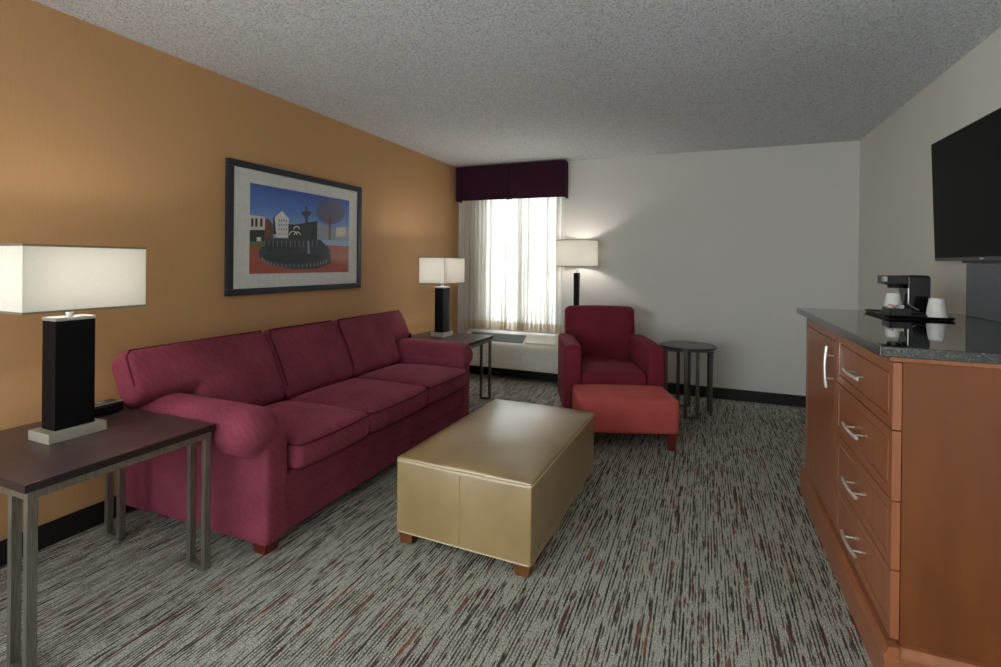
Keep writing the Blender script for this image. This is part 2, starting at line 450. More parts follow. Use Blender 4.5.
# ------------------------------------------------------------------ valance, curtains, heater under the window
val = thing('valance', (0.70, 0, 2.02), 'dark plum box valance with one pleat above the window', 'valance')
b = B()
xm = 0.70
for x0, x1 in ((0.03, xm - 0.012), (xm + 0.012, 1.346)):
    box(b, (x0, -0.138, 2.03), (x1, -0.126, 2.425), 0.003)
box(b, (xm - 0.03, -0.127, 2.025), (xm + 0.03, -0.119, 2.425), 0.002)
obj('front_panel', b, M['valance'], val)
for x0 in (0.03, 1.332):
    b = B(); box(b, (x0, -0.126, 2.025), (x0 + 0.014, -0.002, 2.425), 0.003); obj('side_return', b, M['valance'], val)
b = B(); box(b, (0.044, -0.119, 2.40), (1.332, -0.002, 2.42)); obj('top_board', b, M['valance'], val)
b = B(); tube(b, [(0.05, -0.06, 2.30), (1.33, -0.06, 2.30)], 0.010); rebase(obj('curtain_rod', b, M['white_metal'], val), (0, 0, 0))

def curtain(x0, x1, y0, seed, label):
    root = thing('sheer_curtain', ((x0 + x1) / 2, y0, 0.56), label, 'curtain', group='sheer curtains at the window')
    rnd = random.Random(seed); n = 13
    ph = [0.0]
    for i in range(n): ph.append(ph[-1] + rnd.uniform(.55, 1.5))
    ph = [p / ph[-1] for p in ph]; am = [rnd.uniform(.55, 1.25) for _ in range(n)]; tw = [rnd.uniform(-1, 1) for _ in range(n)]
    def sheet(z0, z1, nz, off):
        b = B(); g = []; m = 14
        for j in range(nz + 1):
            z = z0 + (z1 - z0) * j / nz; t = (z - 0.545) / 1.74; row = []
            for i in range(n):
                for q in range(m + (i == n - 1)):
                    u = q / m; w_ = ph[i] + (ph[i + 1] - ph[i]) * u; e = min(1.0, w_ * 14, (1 - w_) * 14)
                    a = am[i] * (1.15 - .35 * t) * e
                    x = x0 + (x1 - x0) * w_ - a * .0125 * math.sin(4 * PI * u) + e * .010 * tw[i] * math.sin(2.2 * t + 3 * tw[i]) * math.sin(PI * u)
                    y = y0 + off + a * .026 * math.sin(2 * PI * u)
                    row.append(b.verts.new((min(x1, max(x0, x)), y, z)))
            g.append(row)
        for j in range(nz):
            for i in range(len(g[0]) - 1): b.faces.new((g[j][i], g[j][i + 1], g[j + 1][i + 1], g[j + 1][i]))
        return b
    obj('panel', sheet(0.548, 2.285, 14, 0), M['sheer'], root, angle=180)
    obj('hem', sheet(0.546, 0.640, 2, -0.003), M['hem'], root, angle=180, label='darker doubled hem along the bottom')
curtain(0.085, 0.722, -0.066, 0.7, 'white sheer curtain half nearer the orange wall')
curtain(0.7235, 1.328, -0.060, 4.1, 'white sheer curtain half beside the floor lamp')

pt = thing('wall_heater', (0.76, -0.12, 0.14), 'long off-white heating and cooling unit under the window', 'heater')
prof = [(-0.004, 0.14), (-0.004, 0.525), (-0.045, 0.525), (-0.075, 0.505), (-0.232, 0.425), (-0.25, 0.40), (-0.25, 0.165), (-0.235, 0.14)]
b = B(); prism(b, prof, lambda a, z, d: (d, a, z), 0.17, 1.33, 0.008); obj('casing', b, M['white_metal'], pt)
b = B()
for i in range(5):
    z = 0.185 + i * 0.044
    box(b, (0.19, -0.2590, z), (1.31, -0.249, z + 0.034), 0.002)
obj('front_grille', b, M['white_metal'], pt)
# sloping discharge grille let into the top, and the lid of the controls
sl = Vector((0, -0.157, -0.080)).normalized(); nrm = Vector((0, -sl.z * -1, 0)); nrm = Vector((0, -0.454, 0.891))
def on_slope(x, s, h): 
    p = Vector((x, -0.075, 0.505)) + sl * s + nrm * h; return p
b = B()
for i in range(33):
    x = 0.24 + i * 0.0204
    vs = [on_slope(x, .012, .001), on_slope(x + .010, .012, .001), on_slope(x + .010, .160, .001), on_slope(x, .160, .001)]
    vt = [p + nrm * 0.005 for p in vs]
    A = [b.verts.new(p) for p in vs]; T = [b.verts.new(p) for p in vt]
    b.faces.new(T); b.faces.new(A[::-1])
    for k in range(4): b.faces.new((A[k], A[(k + 1) % 4], T[(k + 1) % 4], T[k]))
quad(b, [on_slope(.235, .010, .0012), on_slope(.91, .010, .0012), on_slope(.91, .164, .0012), on_slope(.235, .164, .0012)])
obj('top_grille', b, M['grille'], pt, smooth=False, label='grey-green slatted discharge grille')
b = B()
vs = [on_slope(.94, .004, 0), on_slope(1.29, .004, 0), on_slope(1.29, .168, 0), on_slope(.94, .168, 0)]
A = [b.verts.new(p) for p in vs]; T = [b.verts.new(p + nrm * 0.016) for p in vs]
b.faces.new(T); b.faces.new(A[::-1])
for k in range(4): b.faces.new((A[k], A[(k + 1) % 4], T[(k + 1) % 4], T[k]))
bmesh.ops.bevel(b, geom=list(b.edges), offset=0.006, segments=3, affect='EDGES')
obj('control_lid', b, plain('white_lid', (226, 222, 208), 0.35), pt)

# ------------------------------------------------------------------ end tables
def end_table(loc, label):
    t = thing('end_table', loc, label, 'table', group='end tables beside the sofa')
    hx, hy = 0.35, 0.3215
    b = B(); box(b, (-hx, -hy, 0.584), (hx, hy, 0.612), 0.0025); 
    for f in b.faces:
        if abs(f.normal.z) < 0.5: f.material_index = 1
    obj('tabletop', b, [M['espresso'], M['espresso_edge']], t, local=True)
    b = B(); q = 0.012
    for lo, hi in (((-hx + q, -hy + q, .556), (hx - q, -hy + q + .022, .584)), ((-hx + q, hy - q - .022, .556), (hx - q, hy - q, .584)),
                   ((-hx + q, -hy + q + .022, .556), (-hx + q + .022, hy - q - .022, .584)), ((hx - q - .022, -hy + q + .022, .556), (hx - q, hy - q - .022, .584))):
        box(b, lo, hi, 0.0015)
    obj('apron', b, M['nickel'], t, local=True)
    for sx in (1, -1):
        for sy in (1, -1):
            b = B(); y = sy * (hy - q - 0.014)
            for d in (0.011, 0.100):
                x = sx * (hx - q - d); box(b, (x - .011, y - .014, 0), (x + .011, y + .014, .556), 0.0015)
            xa, xb = sorted((sx * (hx - q - .022), sx * (hx - q - .089)))
            box(b, (xa, y - .014, 0), (xb, y + .014, .022), 0.0015)
            obj('leg', b, M['nickel'], t, local=True)
    return t
T1 = end_table((0.485, -4.1655, 0), 'square dark-topped metal table in front, under the large lit lamp')
T2 = copy_tree(T1); T2.location = (0.52, -1.2605, 0)
T2['label'] = 'square dark-topped metal table between sofa and window'

# ------------------------------------------------------------------ table lamps
BULB = emit('lit_bulb', (255, 247, 240), 88.0)
def table_lamp(loc, label):
    t = thing('table_lamp', loc, label, 'lamp', group='rectangular table lamps')
    b = B(); box(b, (-.069, -.097, 0), (.069, .097, .038), 0.002); obj('base', b, M['lamp_nickel'], t, local=True)
    b = B(); box(b, (-.044, -.067, .038), (.044, .067, .455), 0.002); obj('column', b, M['black_wood'], t, local=True)
    b = B(); box(b, (-.045, -.068, .455), (.045, .068, .468), 0.0015); obj('cap', b, M['silver'], t, local=True)
    b = B(); lathe(b, [(.014, .468), (.014, .482), (.010, .484), (.010, .56), (.017, .562), (.017, .60)], n=20); obj('stem', b, M['silver'], t, local=True)
    sx, sy, z0, z1, th = .132, .205, .497, .745, .002
    b = B()
    for lo, hi in (((-sx, -sy, z0), (-sx + th, sy, z1)), ((sx - th, -sy, z0), (sx, sy, z1)),
                   ((-sx + th, -sy, z0), (sx - th, -sy + th, z1)), ((-sx + th, sy - th, z0), (sx - th, sy, z1))):
        box(b, lo, hi)
    sh = obj('lamp_shade', b, M['shade'], t, local=True, smooth=False)
    for z in (z0, z1 - .008):
        b = B(); e = .0012
        for lo, hi in (((-sx - e, -sy - e, z), (-sx + th, sy + e, z + .008)), ((sx - th, -sy - e, z), (sx + e, sy + e, z + .008)),
                       ((-sx + th, -sy - e, z), (sx - th, -sy + th, z + .008)), ((-sx + th, sy - th, z), (sx - th, sy + e, z + .008))):
            box(b, lo, hi)
        obj('trim', b, M['shade_trim'], sh, local=True, smooth=False)
    b = B()
    tube(b, [(-sx + .002, 0, .70), (sx - .002, 0, .70)], .0025); tube(b, [(0, 0, .56), (0.05, 0, .60), (0.05, 0, .68), (0, 0, .705)], .002)
    obj('harp', b, M['silver'], t, local=True)
    b = B(); bmesh.ops.create_uvsphere(b, u_segments=24, v_segments=16, radius=.032, matrix=Matrix.Translation((0, 0, .636)))
    obj('bulb', b, BULB, t, local=True)
    return t
L1 = table_lamp((0.432, -4.172, .612), 'large lit rectangular-shaded lamp on the table at front left')
L2 = copy_tree(L1); L2.location = (0.440, -1.178, .612)
L2['label'] = 'rectangular-shaded lamp on the far table in front of curtain edge'

def clock(loc, rz, label):
    t = thing('alarm_clock', loc, label, 'clock', rz, 'small black clocks on the end tables')
    b = B(); box(b, (-.045, -.075, .004), (.045, .075, .052), .010, 3); obj('body', b, M['plastic_black'], t, local=True)
    b = B(); box(b, (.0445, -.062, .012), (.0475, .062, .042), .002); obj('display', b, M['gloss_black'], t, local=True)
    b = B(); box(b, (-.012, -.016, .051), (.012, .016, .056), .002); obj('button', b, M['silver'], t, local=True)
    b = B(); box(b, (.030, -.07, .0495), (.040, .07, .0535), .0015); obj('top_strip', b, M['silver'], t, local=True, label='silver strip')
    b = B(); box(b, (-.035, -.06, 0), (.035, .06, .005)); obj('foot', b, M['plastic_black'], t, local=True)
    return t
C1 = clock((0.262, -3.968, .612), math.radians(2), 'small black clock beside the large lamp against the sofa')
C2 = copy_tree(C1); C2.location = (0.255, -1.53, .612); C2.rotation_euler = (0, 0, math.radians(-4))
C2.scale = (.95, .62, 1.15)
C2['label'] = 'small dark clock on the far table peeking past the sofa'

# ------------------------------------------------------------------ sofa
sofa = thing('sofa', (0.55, -2.725, 0), 'long burgundy three-seat sofa with rolled arms along orange wall', 'sofa')
YN, YF = -3.605, -1.845           # inner faces of the arms
b = B()
box(b, (.10, YN - .06, .185), (.993, YF + .06, .340), .012, 3); box(b, (.10, YN - .06, .055), (.976, YF + .06, .188), .012, 3)
obj('base', b, M['sofa'], sofa)
def soften(o, voxel=.011, it=12):
    md = o.modifiers.new('join', 'REMESH'); md.mode = 'VOXEL'; md.voxel_size = voxel; md.use_smooth_shade = True
    sm = o.modifiers.new('soften', 'SMOOTH'); sm.factor = .5; sm.iterations = it
for sgn, y in ((-1, YN), (1, YF)):
    b = B(); q = sorted((y, y + sgn * .128)); puff(b, (.548, (q[0] + q[1]) / 2, .30), (.912, .128, .49), .022, (0, .003, .004, .004, 0, 0), .06)
    q = sorted((y + sgn * .002, y + sgn * .238)); puff(b, (.549, (q[0] + q[1]) / 2, .553), (.918, .236, .204), .098, (0, .006, 0, 0, 0, .004), .05)
    ar = obj('arm', b, M['sofa'], sofa, angle=180); soften(ar, .010, 10)
    b = B(); tube(b, [(1.0035, y + sgn * .064 * (1 + .2 * t), .06 + .42 * t) for t in (0, .25, .5, .75, 1)], .0022, n=6); obj('front_seam', b, M['sofa'], ar)
b = B()
prism(b, [(.03, .055), (.21, .055), (.24, .45), (.13, .80), (.03, .80)], lambda x, z, d: (x, d, z), YN - .13, YF + .13, .02, 3)
obj('back_frame', b, M['sofa'], sofa)
cuts = [YN + .004, -3.068, -2.452, YF - .004]
for i in range(3):
    y0, y1 = cuts[i] + .003, cuts[i + 1] - .003
    b = B(); puff(b, (.740, (y0 + y1) / 2, .410), (.62, y1 - y0, .136), .032, (0, .020, .004, .004, 0, .038), .05, wob=.004, seed=i * 3.1)
    sc = obj('seat_cushion', b, M['sofa'], sofa, angle=80)
    b = B()
    pr = rrect(.740, (y0 + y1) / 2, .314, (y1 - y0) / 2 + .001, .03, 0)
    pts = []
    for x, y, z in pr:
        u, v = (x - .740) / .31, (y - (y0 + y1) / 2) / ((y1 - y0) / 2)
        pts.append((x + .016 * max(0, 1 - v * v) * (1 if u > .8 else 0), y, .466))
    tube(b, pts, .0045, True, 6)
    tube(b, [(p[0], p[1], .356) for p in pts], .004, True, 6)
    obj('piping', b, M['piping'], sc)
lean = math.radians(26)
RB = Matrix.Rotation(-lean, 4, 'Y')
bt = [-3.885, -3.072, -2.458, -1.61]
for i in range(3):
    b = B()
    y0, y1 = (YN + .006 if i == 0 else bt[i] - .004), (YF - .006 if i == 2 else bt[i + 1] + .004)
    c = Vector((.300, (y0 + y1) / 2, .660))
    puff(b, c, (.15, y1 - y0, .445), .045, (0, .026, .010, .010, .0, .006), .05, RB, wob=.004, seed=5 + i * 2.3)
    if i != 1:   # the wing that reaches out over the arm
        w0, w1 = (bt[0], y0 + .34) if i == 0 else (y1 - .34, bt[3])
        cc = c + RB.to_3x3() @ Vector((.006, 0, .091)); cc.y = (w0 + w1) / 2
        puff(b, cc, (.15, w1 - w0, .262), .042, (0, .022, 0, 0, 0, .004), .05, RB)
    bc = obj('back_cushion', b, M['sofa'], sofa, angle=180)
    soften(bc, .011, 12 if i != 1 else 5)
    b = B(); t0, t1 = (bt[i] + .035 if i != 1 else bt[i] + .03), bt[i + 1] - .035
    RV = lambda x, z: c + RB.to_3x3() @ Vector((x, 0, z))
    pts = []
    for k in range(13):
        y = t0 + (t1 - t0) * k / 12; p = RV(.066, .212); pts.append((p.x, y, p.z))
    if i == 0:
        for k in range(1, 8): p = RV(.066, .208 - k * .024); pts.insert(0, (p.x, bt[0] + .013, p.z))
    else:
        for k in range(1, 9): p = RV(.070 + .010 * math.sin(k / 9 * PI), .208 - k * .045); pts.insert(0, (p.x, bt[i] + .012, p.z))
    tube(b, pts, .0058, n=6); obj('piping', b, M['piping'], bc)
for x, y in ((.93, YN - .06), (.93, YF + .06), (.22, YN - .02), (.22, YF + .02)):
    if True:
        b = B(); taper(b, (x, y), 0, .058, .034, .042); obj('foot', b, M['red_foot'], sofa)

# ------------------------------------------------------------------ leather ottoman
lo = thing('leather_ottoman', (1.782, -2.842, 0), 'large rectangular tan leather ottoman used as coffee table', 'ottoman', math.radians(-1.6))
hx, hy = .334, .550
b = B(); puff(b, (0, 0, .221), (2 * hx, 2 * hy, .332), .008, (.006, .006, .008, .006, 0, 0), .05); obj('body', b, M['leather'], lo, local=True, angle=60)
b = B(); puff(b, (0, 0, .393), (2 * hx, 2 * hy, .018), .008, (0, 0, 0, 0, 0, .050), .04, wob=.0015); top = obj('top_cushion', b, M['leather'], lo, local=True, angle=180)
b = B(); tube(b, rrect(0, 0, hx + .0005, hy + .0005, .012, .3875), .0044, True, 8); obj('piping', b, M['leather_pipe'], top, local=True)
b = B(); tube(b, rrect(0, 0, hx - .001, hy - .001, .02, .060), .004, True, 8); obj('bottom_piping', b, M['leather_pipe'], lo, local=True)
b = B(); tube(b, [(0, -hy - .006, .07), (0, -hy - .0075, .2), (0, -hy - .006, .375)], .0018, n=6); obj('seam', b, M['leather'], lo, local=True)
for sx in (1, -1):
    for sy in (1, -1):
        b = B(); taper(b, (sx * (hx - .045), sy * (hy - .045)), 0, .056, .030, .038); obj('foot', b, M['foot_wood'], lo, local=True)

# ------------------------------------------------------------------ armchair and its ottoman
A20 = math.radians(20.2)
ch = thing('armchair', (1.940, -.922, 0), 'crimson upholstered armchair in the corner beside the window', 'armchair', A20)
for s in (-1, 1):
    b = B(); puff(b, (s * .327, -.09, .375), (.136, .74, .56), .030, (.004, .004, .004, 0, 0, .008), .05); obj('arm', b, M['chair'], ch, local=True, angle=80)
b = B(); box(b, (-.262, -.43, .10), (.262, .36, .285), .012, 3); obj('seat_frame', b, M['chair'], ch, local=True)
b = B(); puff(b, (0, -.115, .365), (.518, .68, .165), .028, (0, 0, .012, 0, 0, .022), .05, wob=.002); obj('seat_cushion', b, M['chair'], ch, local=True, angle=80)
b = B(); R8 = Matrix.Rotation(math.radians(-8), 4, 'X')
puff(b, (0, .315, .505), (.645, .165, .80), .045, (.004, .004, .022, .006, 0, .012), .05, R8); obj('backrest', b, M['chair'], ch, local=True, angle=80)
for sx in (1, -1):
    for y in (-.41, .34):
        b = B(); taper(b, (sx * .34, y), 0, .105, .022, .032); obj('leg', b, M['red_foot'], ch, local=True)
ro = thing('footstool', (2.265 - .072, -1.767 + .197, 0), 'coral red upholstered footstool in front of the armchair', 'footstool', A20)
b = B(); puff(b, (0, 0, .238), (.708, .433, .246), .032, (.004, .004, .006, .004, 0, .018), .05); obj('body', b, M['coral'], ro, local=True, angle=80)
for sx in (1, -1):
    for sy in (1, -1):
        b = B(); taper(b, (sx * .305, sy * .17), 0, .118, .025, .034); obj('leg', b, M['red_foot'], ro, local=True)

# ------------------------------------------------------------------ round side table
rt = thing('side_table', (2.612, -.62, 0), 'small round black-topped table with paired metal legs by armchair', 'table', math.radians(12))
b = B(); lathe(b, [(.228, .578), (.235, .581), (.235, .598), (.230, .601)], n=64); obj('tabletop', b, plain('dark_round_top', (44, 42, 44), 0.3), rt, local=True)
b = B(); box(b, (-.18, -.18, .563), (.18, .18, .578), .002); obj('apron', b, M['dim_steel'], rt, local=True)
for k in range(4):
    b = B(); m = Matrix.Rotation(k * PI / 2, 4, 'Z')
    for y in (-.048, .048): box(b, (.176, y - .013, 0), (.200, y + .013, .579), .001, mtx=m)
    box(b, (.178, -.038, 0), (.198, .038, .016), .001, mtx=m)
    obj('leg', b, M['dim_steel'], rt, local=True)

# ------------------------------------------------------------------ floor lamp
fl = thing('floor_lamp', (1.512, -.25, 0), 'tall floor lamp with drum shade and dark pole behind armchair', 'lamp')
b = B(); box(b, (-.13, -.13, 0), (.13, .13, .025), .003); obj('base', b, M['nickel'], fl, local=True)
b = B(); vs = box(b, (-.028, -.028, .025), (.028, .028, 1.215), .002)
for v in vs:
    f = .66 + .34 * (v.co.z / 1.215); v.co.x *= f; v.co.y *= f
obj('pole', b, M['black_wood'], fl, local=True)
b = B(); lathe(b, [(.012, 1.215), (.012, 1.25), (.009, 1.252), (.009, 1.33), (.016, 1.332), (.016, 1.37)], n=20); obj('stem', b, M['silver'], fl, local=True)
b = B(); n = 64
lathe(b, [(.214, 1.279), (.212, 1.552), (.210, 1.552), (.212, 1.279)], n=n, cap0=False, cap1=False)
bmesh.ops.bridge_loops(b, edges=[e for e in b.edges if e.is_boundary])
sh = obj('lamp_shade', b, M['shade'], fl, local=True)
for z, r in ((1.279, .2145), (1.546, .2125)):
    b = B(); lathe(b, [(r, z), (r, z + .007), (r - .004, z + .007), (r - .004, z)], n=n, cap0=False, cap1=False)
    bmesh.ops.bridge_loops(b, edges=[e for e in b.edges if e.is_boundary]); obj('trim', b, M['shade_trim'], sh, local=True)
b = B()
for k in range(3):
    a = k * 2 * PI / 3 + .4; tube(b, [(0, 0, 1.32), (.211 * math.cos(a), .211 * math.sin(a), 1.32)], .0022, n=6)
obj('spider', b, M['silver'], fl, local=True)
b = B(); bmesh.ops.create_uvsphere(b, u_segments=24, v_segments=16, radius=.032, matrix=Matrix.Translation((0, 0, 1.405))); obj('bulb', b, BULB, fl, local=True)

# ------------------------------------------------------------------ framed picture
pc = thing('framed_picture', (0, -2.513, 1.084), 'large framed town-square photograph above the sofa', 'picture')
y0, y1, z0, z1 = -3.150, -1.865, 1.084, 1.940
b = B(); fw = .042
for lo_, hi_ in (((.002, y0, z0), (.032, y1, z0 + fw)), ((.002, y0, z1 - fw), (.032, y1, z1)), ((.002, y0, z0 + fw), (.032, y0 + fw, z1 - fw)), ((.002, y1 - fw, z0 + fw), (.032, y1, z1 - fw))):
    box(b, lo_, hi_, .003)
obj('frame', b, M['frame_black'], pc)
b = B(); box(b, (.004, y0 + .03, z0 + .03), (.016, y1 - .03, z1 - .03)); obj('mat_board', b, M['mat_board'], pc, smooth=False)
# the printed photograph: polygons of its motif, drawn in crop pixels of the print
def sky_mat():
    k = NT('printed_sky'); tc = k.n('ShaderNodeTexCoord'); sp = k.n('ShaderNodeSeparateXYZ'); k.l(tc.outputs['Generated'], sp.inputs[0])
    n = k.noise(tc.outputs['Generated'], 3, 2)
    f = k.math('ADD', sp.outputs[2], k.math('MULTIPLY', k.math('SUBTRACT', n, .5), .15))
    k.pbsdf(k.ramp(f, [(.45, lin((178, 204, 240))), (.72, lin((100, 146, 226))), (1.0, lin((54, 94, 190)))]), .7); return k.m
PM = [sky_mat(), plain('print_brick_red', (183, 90, 70), .7, var=.25, scale=120), plain('print_pale_stone', (239, 231, 222), .7), plain('print_dark', (53, 58, 65), .7, var=.2, scale=90),
      plain('print_iron', (65, 80, 87), .7, var=.35, scale=140), plain('print_brown', (134, 80, 70), .7), plain('print_twigs', (112, 118, 158), .8, var=.3, scale=200),
      plain('print_grass', (112, 141, 87), .7), plain('print_white', (250, 250, 250), .7), plain('print_grey_blue', (170, 183, 202), .7)]
PY0, PY1, PZ0, PZ1 = -2.980, -2.010, 1.220, 1.811
b = B(); layer = [0]
def pp(x, y):
    s = (x - 62) / 600; u = s / ((1 - s) * 1.29 + s)
    yt, yb = 20 + 108 * s, 570 - 17 * s
    return u, 1 - (y - yt) / (yb - yt)
def poly(mat, pts, raw=False):
    layer[0] += 1
    q = [p if raw else pp(*p) for p in pts]
    quad(b, [(.0165 + layer[0] * .00004, PY0 + (PY1 - PY0) * max(0, min(1, u)), PZ0 + (PZ1 - PZ0) * max(0, min(1, v))) for u, v in q], mat)
def ell(mat, cx, cy, rx, ry, a0=0, a1=360, n=28):
    poly(mat, [(cx + rx * math.cos(math.radians(a0 + (a1 - a0) * i / n)), cy + ry * math.sin(math.radians(a0 + (a1 - a0) * i / n))) for i in range(n if a1 - a0 == 360 else n + 1)])
poly(0, [(0, 0), (1, 0), (1, 1), (0, 1)], True)
poly(1, [(0, 0), (1, 0), (1, .36), (0, .36)], True)
poly(7, [(62, 372), (200, 372), (145, 398), (62, 408)])
ell(6, 550, 195, 86, 74); 
for k in range(11):
    a = math.radians(195 + k * 150 / 10); r = random.uniform(55, 78)
    poly(5, [(549, 262), (551, 262), (550 + r * 1.1 * math.cos(a) + 1, 240 + r * 1.4 * math.sin(a)), (550 + r * 1.1 * math.cos(a) - 1, 240 + r * 1.4 * math.sin(a))])
poly(9, [(470, 262), (560, 290), (662, 285), (662, 365), (440, 365), (440, 275)])
poly(2, [(585, 290), (640, 285), (640, 340), (585, 345)])
poly(5, [(541, 240), (552, 240), (553, 362), (540, 362)])
poly(2, [(62, 214), (155, 226), (155, 310), (62, 310)])
for x in (70, 95, 125): poly(3, [(x, 235), (x + 14, 236), (x + 14, 285), (x, 285)])
poly(3, [(62, 305), (155, 305), (150, 372), (62, 376)]); poly(8, [(105, 348), (132, 348), (132, 372), (105, 373)])
poly(5, [(155, 236), (178, 240), (202, 272), (206, 360), (152, 360)])
poly(3, [(204, 226), (228, 222), (228, 330), (204, 330)])
poly(8, [(212, 230), (232, 212), (258, 190), (280, 214), (300, 236), (298, 350), (226, 350)])
for r_ in range(4):
    for c_ in range(4): poly(9, [(236 + c_ * 15, 240 + r_ * 26), (244 + c_ * 15, 240 + r_ * 26), (244 + c_ * 15, 256 + r_ * 26), (236 + c_ * 15, 256 + r_ * 26)])
poly(2, [(222, 318), (300, 318), (300, 328), (222, 328)])
poly(3, [(296, 268), (335, 272), (470, 250), (470, 365), (296, 365)])
# fountain: spire, two bowls, pedestal
poly(4, [(399, 160), (407, 160), (410, 205), (396, 205)]); ell(4, 403, 172, 9, 6)
ell(4, 404, 203, 32, 12); poly(4, [(376, 205), (432, 205), (416, 224), (392, 224)])
poly(4, [(398, 220), (412, 220), (414, 280), (396, 280)]); ell(4, 406, 282, 56, 14); poly(4, [(352, 284), (460, 284), (430, 316), (382, 316)])
poly(4, [(388, 312), (424, 312), (432, 380), (380, 380)])
for (cx, cy, r_) in ((345, 300, 20), (325, 335, 26), (350, 335, 22)):
    ri = r_ - 6
    poly(8, [(cx + r_ * math.cos(math.radians(a)), cy + r_ * math.sin(math.radians(a))) for a in range(180, 361, 15)] + [(cx + ri * math.cos(math.radians(a)), cy + ri * math.sin(math.radians(a))) for a in range(360, 179, -15)])
# basin behind its iron railing
poly(4, [(150, 350), (490, 362), (550, 420), (556, 500), (470, 534), (330, 540), (200, 515), (125, 480), (118, 435), (145, 400)])
poly(3, [(165, 385), (360, 380), (365, 420), (300, 440), (170, 440)])
ell(3, 320, 470, 170, 34)
for k in range(26): 
    x = 150 + k * 13.2
    poly(3 if k % 2 else 9, [(x, 365), (x + 2.2, 365), (x + 2.2, 405), (x, 405)])
for k in range(22):
    a = math.radians(20 + k * 150 / 21); x, y = 335 + 205 * math.cos(a), 470 + 52 * math.sin(a)
    poly(9, [(x, y - 10), (x + 4, y - 12), (x + 5, y + 6), (x, y + 8)])
poly(9, [(410, 372), (422, 372), (426, 446), (412, 448)])
obj('photo_print', b, PM, pc, smooth=False, label='colour print of a fountain, railing, bare tree and buildings')
b = B(); box(b, (.0215, y0 + .038, z0 + .038), (.0235, y1 - .038, z1 - .038)); obj('glazing', b, M['glass'], pc, smooth=False)

# ------------------------------------------------------------------ dresser
DX, DY0, DY1 = 3.29, -3.452, -2.03
dr = thing('dresser', (3.65, -2.74, 0), 'cherry wood dresser with four drawers and one door', 'dresser')
FT = .023                                        # thickness of door and drawer fronts
b = B(); box(b, (DX + FT + .003, DY0 + .004, .13), (W - .013, DY1 - .004, 1.028), .002); obj('body', b, M['cherry_shaded'], dr)
b = B(); box(b, (DX - .020, DY0 - .022, 0), (W - .013, DY1 + .022, .108), .003); obj('plinth', b, M['cherry'], dr)
b = B()
prism(b, [(DX - .024, .108), (DX - .024, .120), (DX - .014, .130), (DX - .010, .146), (DX + .02, .150), (DX + .02, .108)], lambda x, z, d: (x, d, z), DY0 - .026, DY1 + .026, .001, 1)
prism(b, [(DY0 - .026, .108), (DY0 - .026, .120), (DY0 - .016, .130), (DY0 - .012, .146), (DY0 + .02, .150), (DY0 + .02, .108)], lambda y, z, d: (d, y, z), DX + .02, W - .013, .001, 1)
obj('base_moulding', b, M['cherry'], dr)
b = B(); box(b, (DX - .012, DY0 - .012, 1.016), (W - .013, DY1 + .012, 1.034), .005, 3); obj('top_moulding', b, M['cherry'], dr)
def front(ya, yb, za, zb, rail):
    b = B(); vs = box(b, (DX, ya, za), (DX + FT, yb, zb))
    f = min((f for f in b.faces), key=lambda f: f.calc_center_median().x)
    bmesh.ops.inset_individual(b, faces=[f], thickness=rail, depth=0)
    bmesh.ops.inset_individual(b, faces=[f], thickness=.004, depth=-.006)
    bmesh.ops.inset_individual(b, faces=[f], thickness=.003, depth=0)
    bmesh.ops.inset_individual(b, faces=[f], thickness=.005, depth=.005)
    return b
def pull(cy, cz, vertical):
    b = B(); L = .094; pts = []
    for i in range(13):
        t = -1 + i / 6; q = (DX - .034 + .007 * t * t); s = L * t
        pts.append((q, cy, cz + s) if vertical else (q, cy + s, cz))
    tube(b, pts, .0058, n=10, flat=1.25)
    for s in (-.052, .052):
        q = DX - .030
        a = (q, cy, cz + s) if vertical else (q, cy + s, cz); e = (DX + .002, cy, cz + s) if vertical else (DX + .002, cy + s, cz)
        tube(b, [a, e], .0042, n=8)
    return b
ZD = [.158, .371, .584, .803, 1.014]
for i in range(4):
    w = obj('drawer', front(DY0, -2.752, ZD[i] + .002, ZD[i + 1] - .002, .046), M['cherry'], dr, smooth=False)
    obj('handle', pull(-3.085, (ZD[i] + ZD[i + 1]) / 2 - .008, False), M['chrome'], w)
w = obj('door', front(-2.747, DY1, ZD[0] + .002, ZD[4] - .002, .05), M['cherry'], dr, smooth=False)
obj('handle', pull(-2.68, .852, True), M['chrome'], w)
b = B(); box(b, (3.245, -3.495, 1.034), (W - .003, -1.99, 1.066), .004, 2)
gt = rebase(obj('granite_worktop', b, M['granite']), (3.63, -2.74, 1.034)); tag(gt, 'polished black granite slab on top of the cherry dresser', 'worktop')
GZ = 1.066

# ------------------------------------------------------------------ coffee tray and what stands on it
tr = thing('serving_tray', (3.674, -2.285, GZ), 'black low-rimmed serving tray on the granite top', 'tray')
b = B(); box(b, (3.555, -2.470, GZ), (3.793, -2.10, GZ + .005), .001); obj('tray_floor', b, M['plastic_black'], tr)
b = B()
vsA = []
for (hx_, hy_, z_) in ((.118, .184, GZ + .0045), (.126, .192, GZ + .014), (.130, .196, GZ + .014), (.122, .188, GZ + .0005)):
    pts = []
    for sx, sy, a0 in ((1, 1, 0), (-1, 1, 90), (-1, -1, 180), (1, -1, 270)):
        for i in range(7):
            a = math.radians(a0 + 15 * i); pts.append((3.674 + sx * (hx_ - .02) + .02 * math.cos(a), -2.285 + sy * (hy_ - .02) + .02 * math.sin(a), z_))
    vsA.append([b.verts.new(p) for p in pts])
for k in range(4):
    A, T = vsA[k], vsA[(k + 1) % 4]
    for i in range(28): b.faces.new((A[i], A[(i + 1) % 28], T[(i + 1) % 28], T[i]))
obj('rim', b, M['gloss_black'], tr)
TZ = GZ + .005
cm = thing('coffee_maker', (3.70, -2.24, TZ), 'black single-cup coffee maker standing on the tray', 'coffee maker')
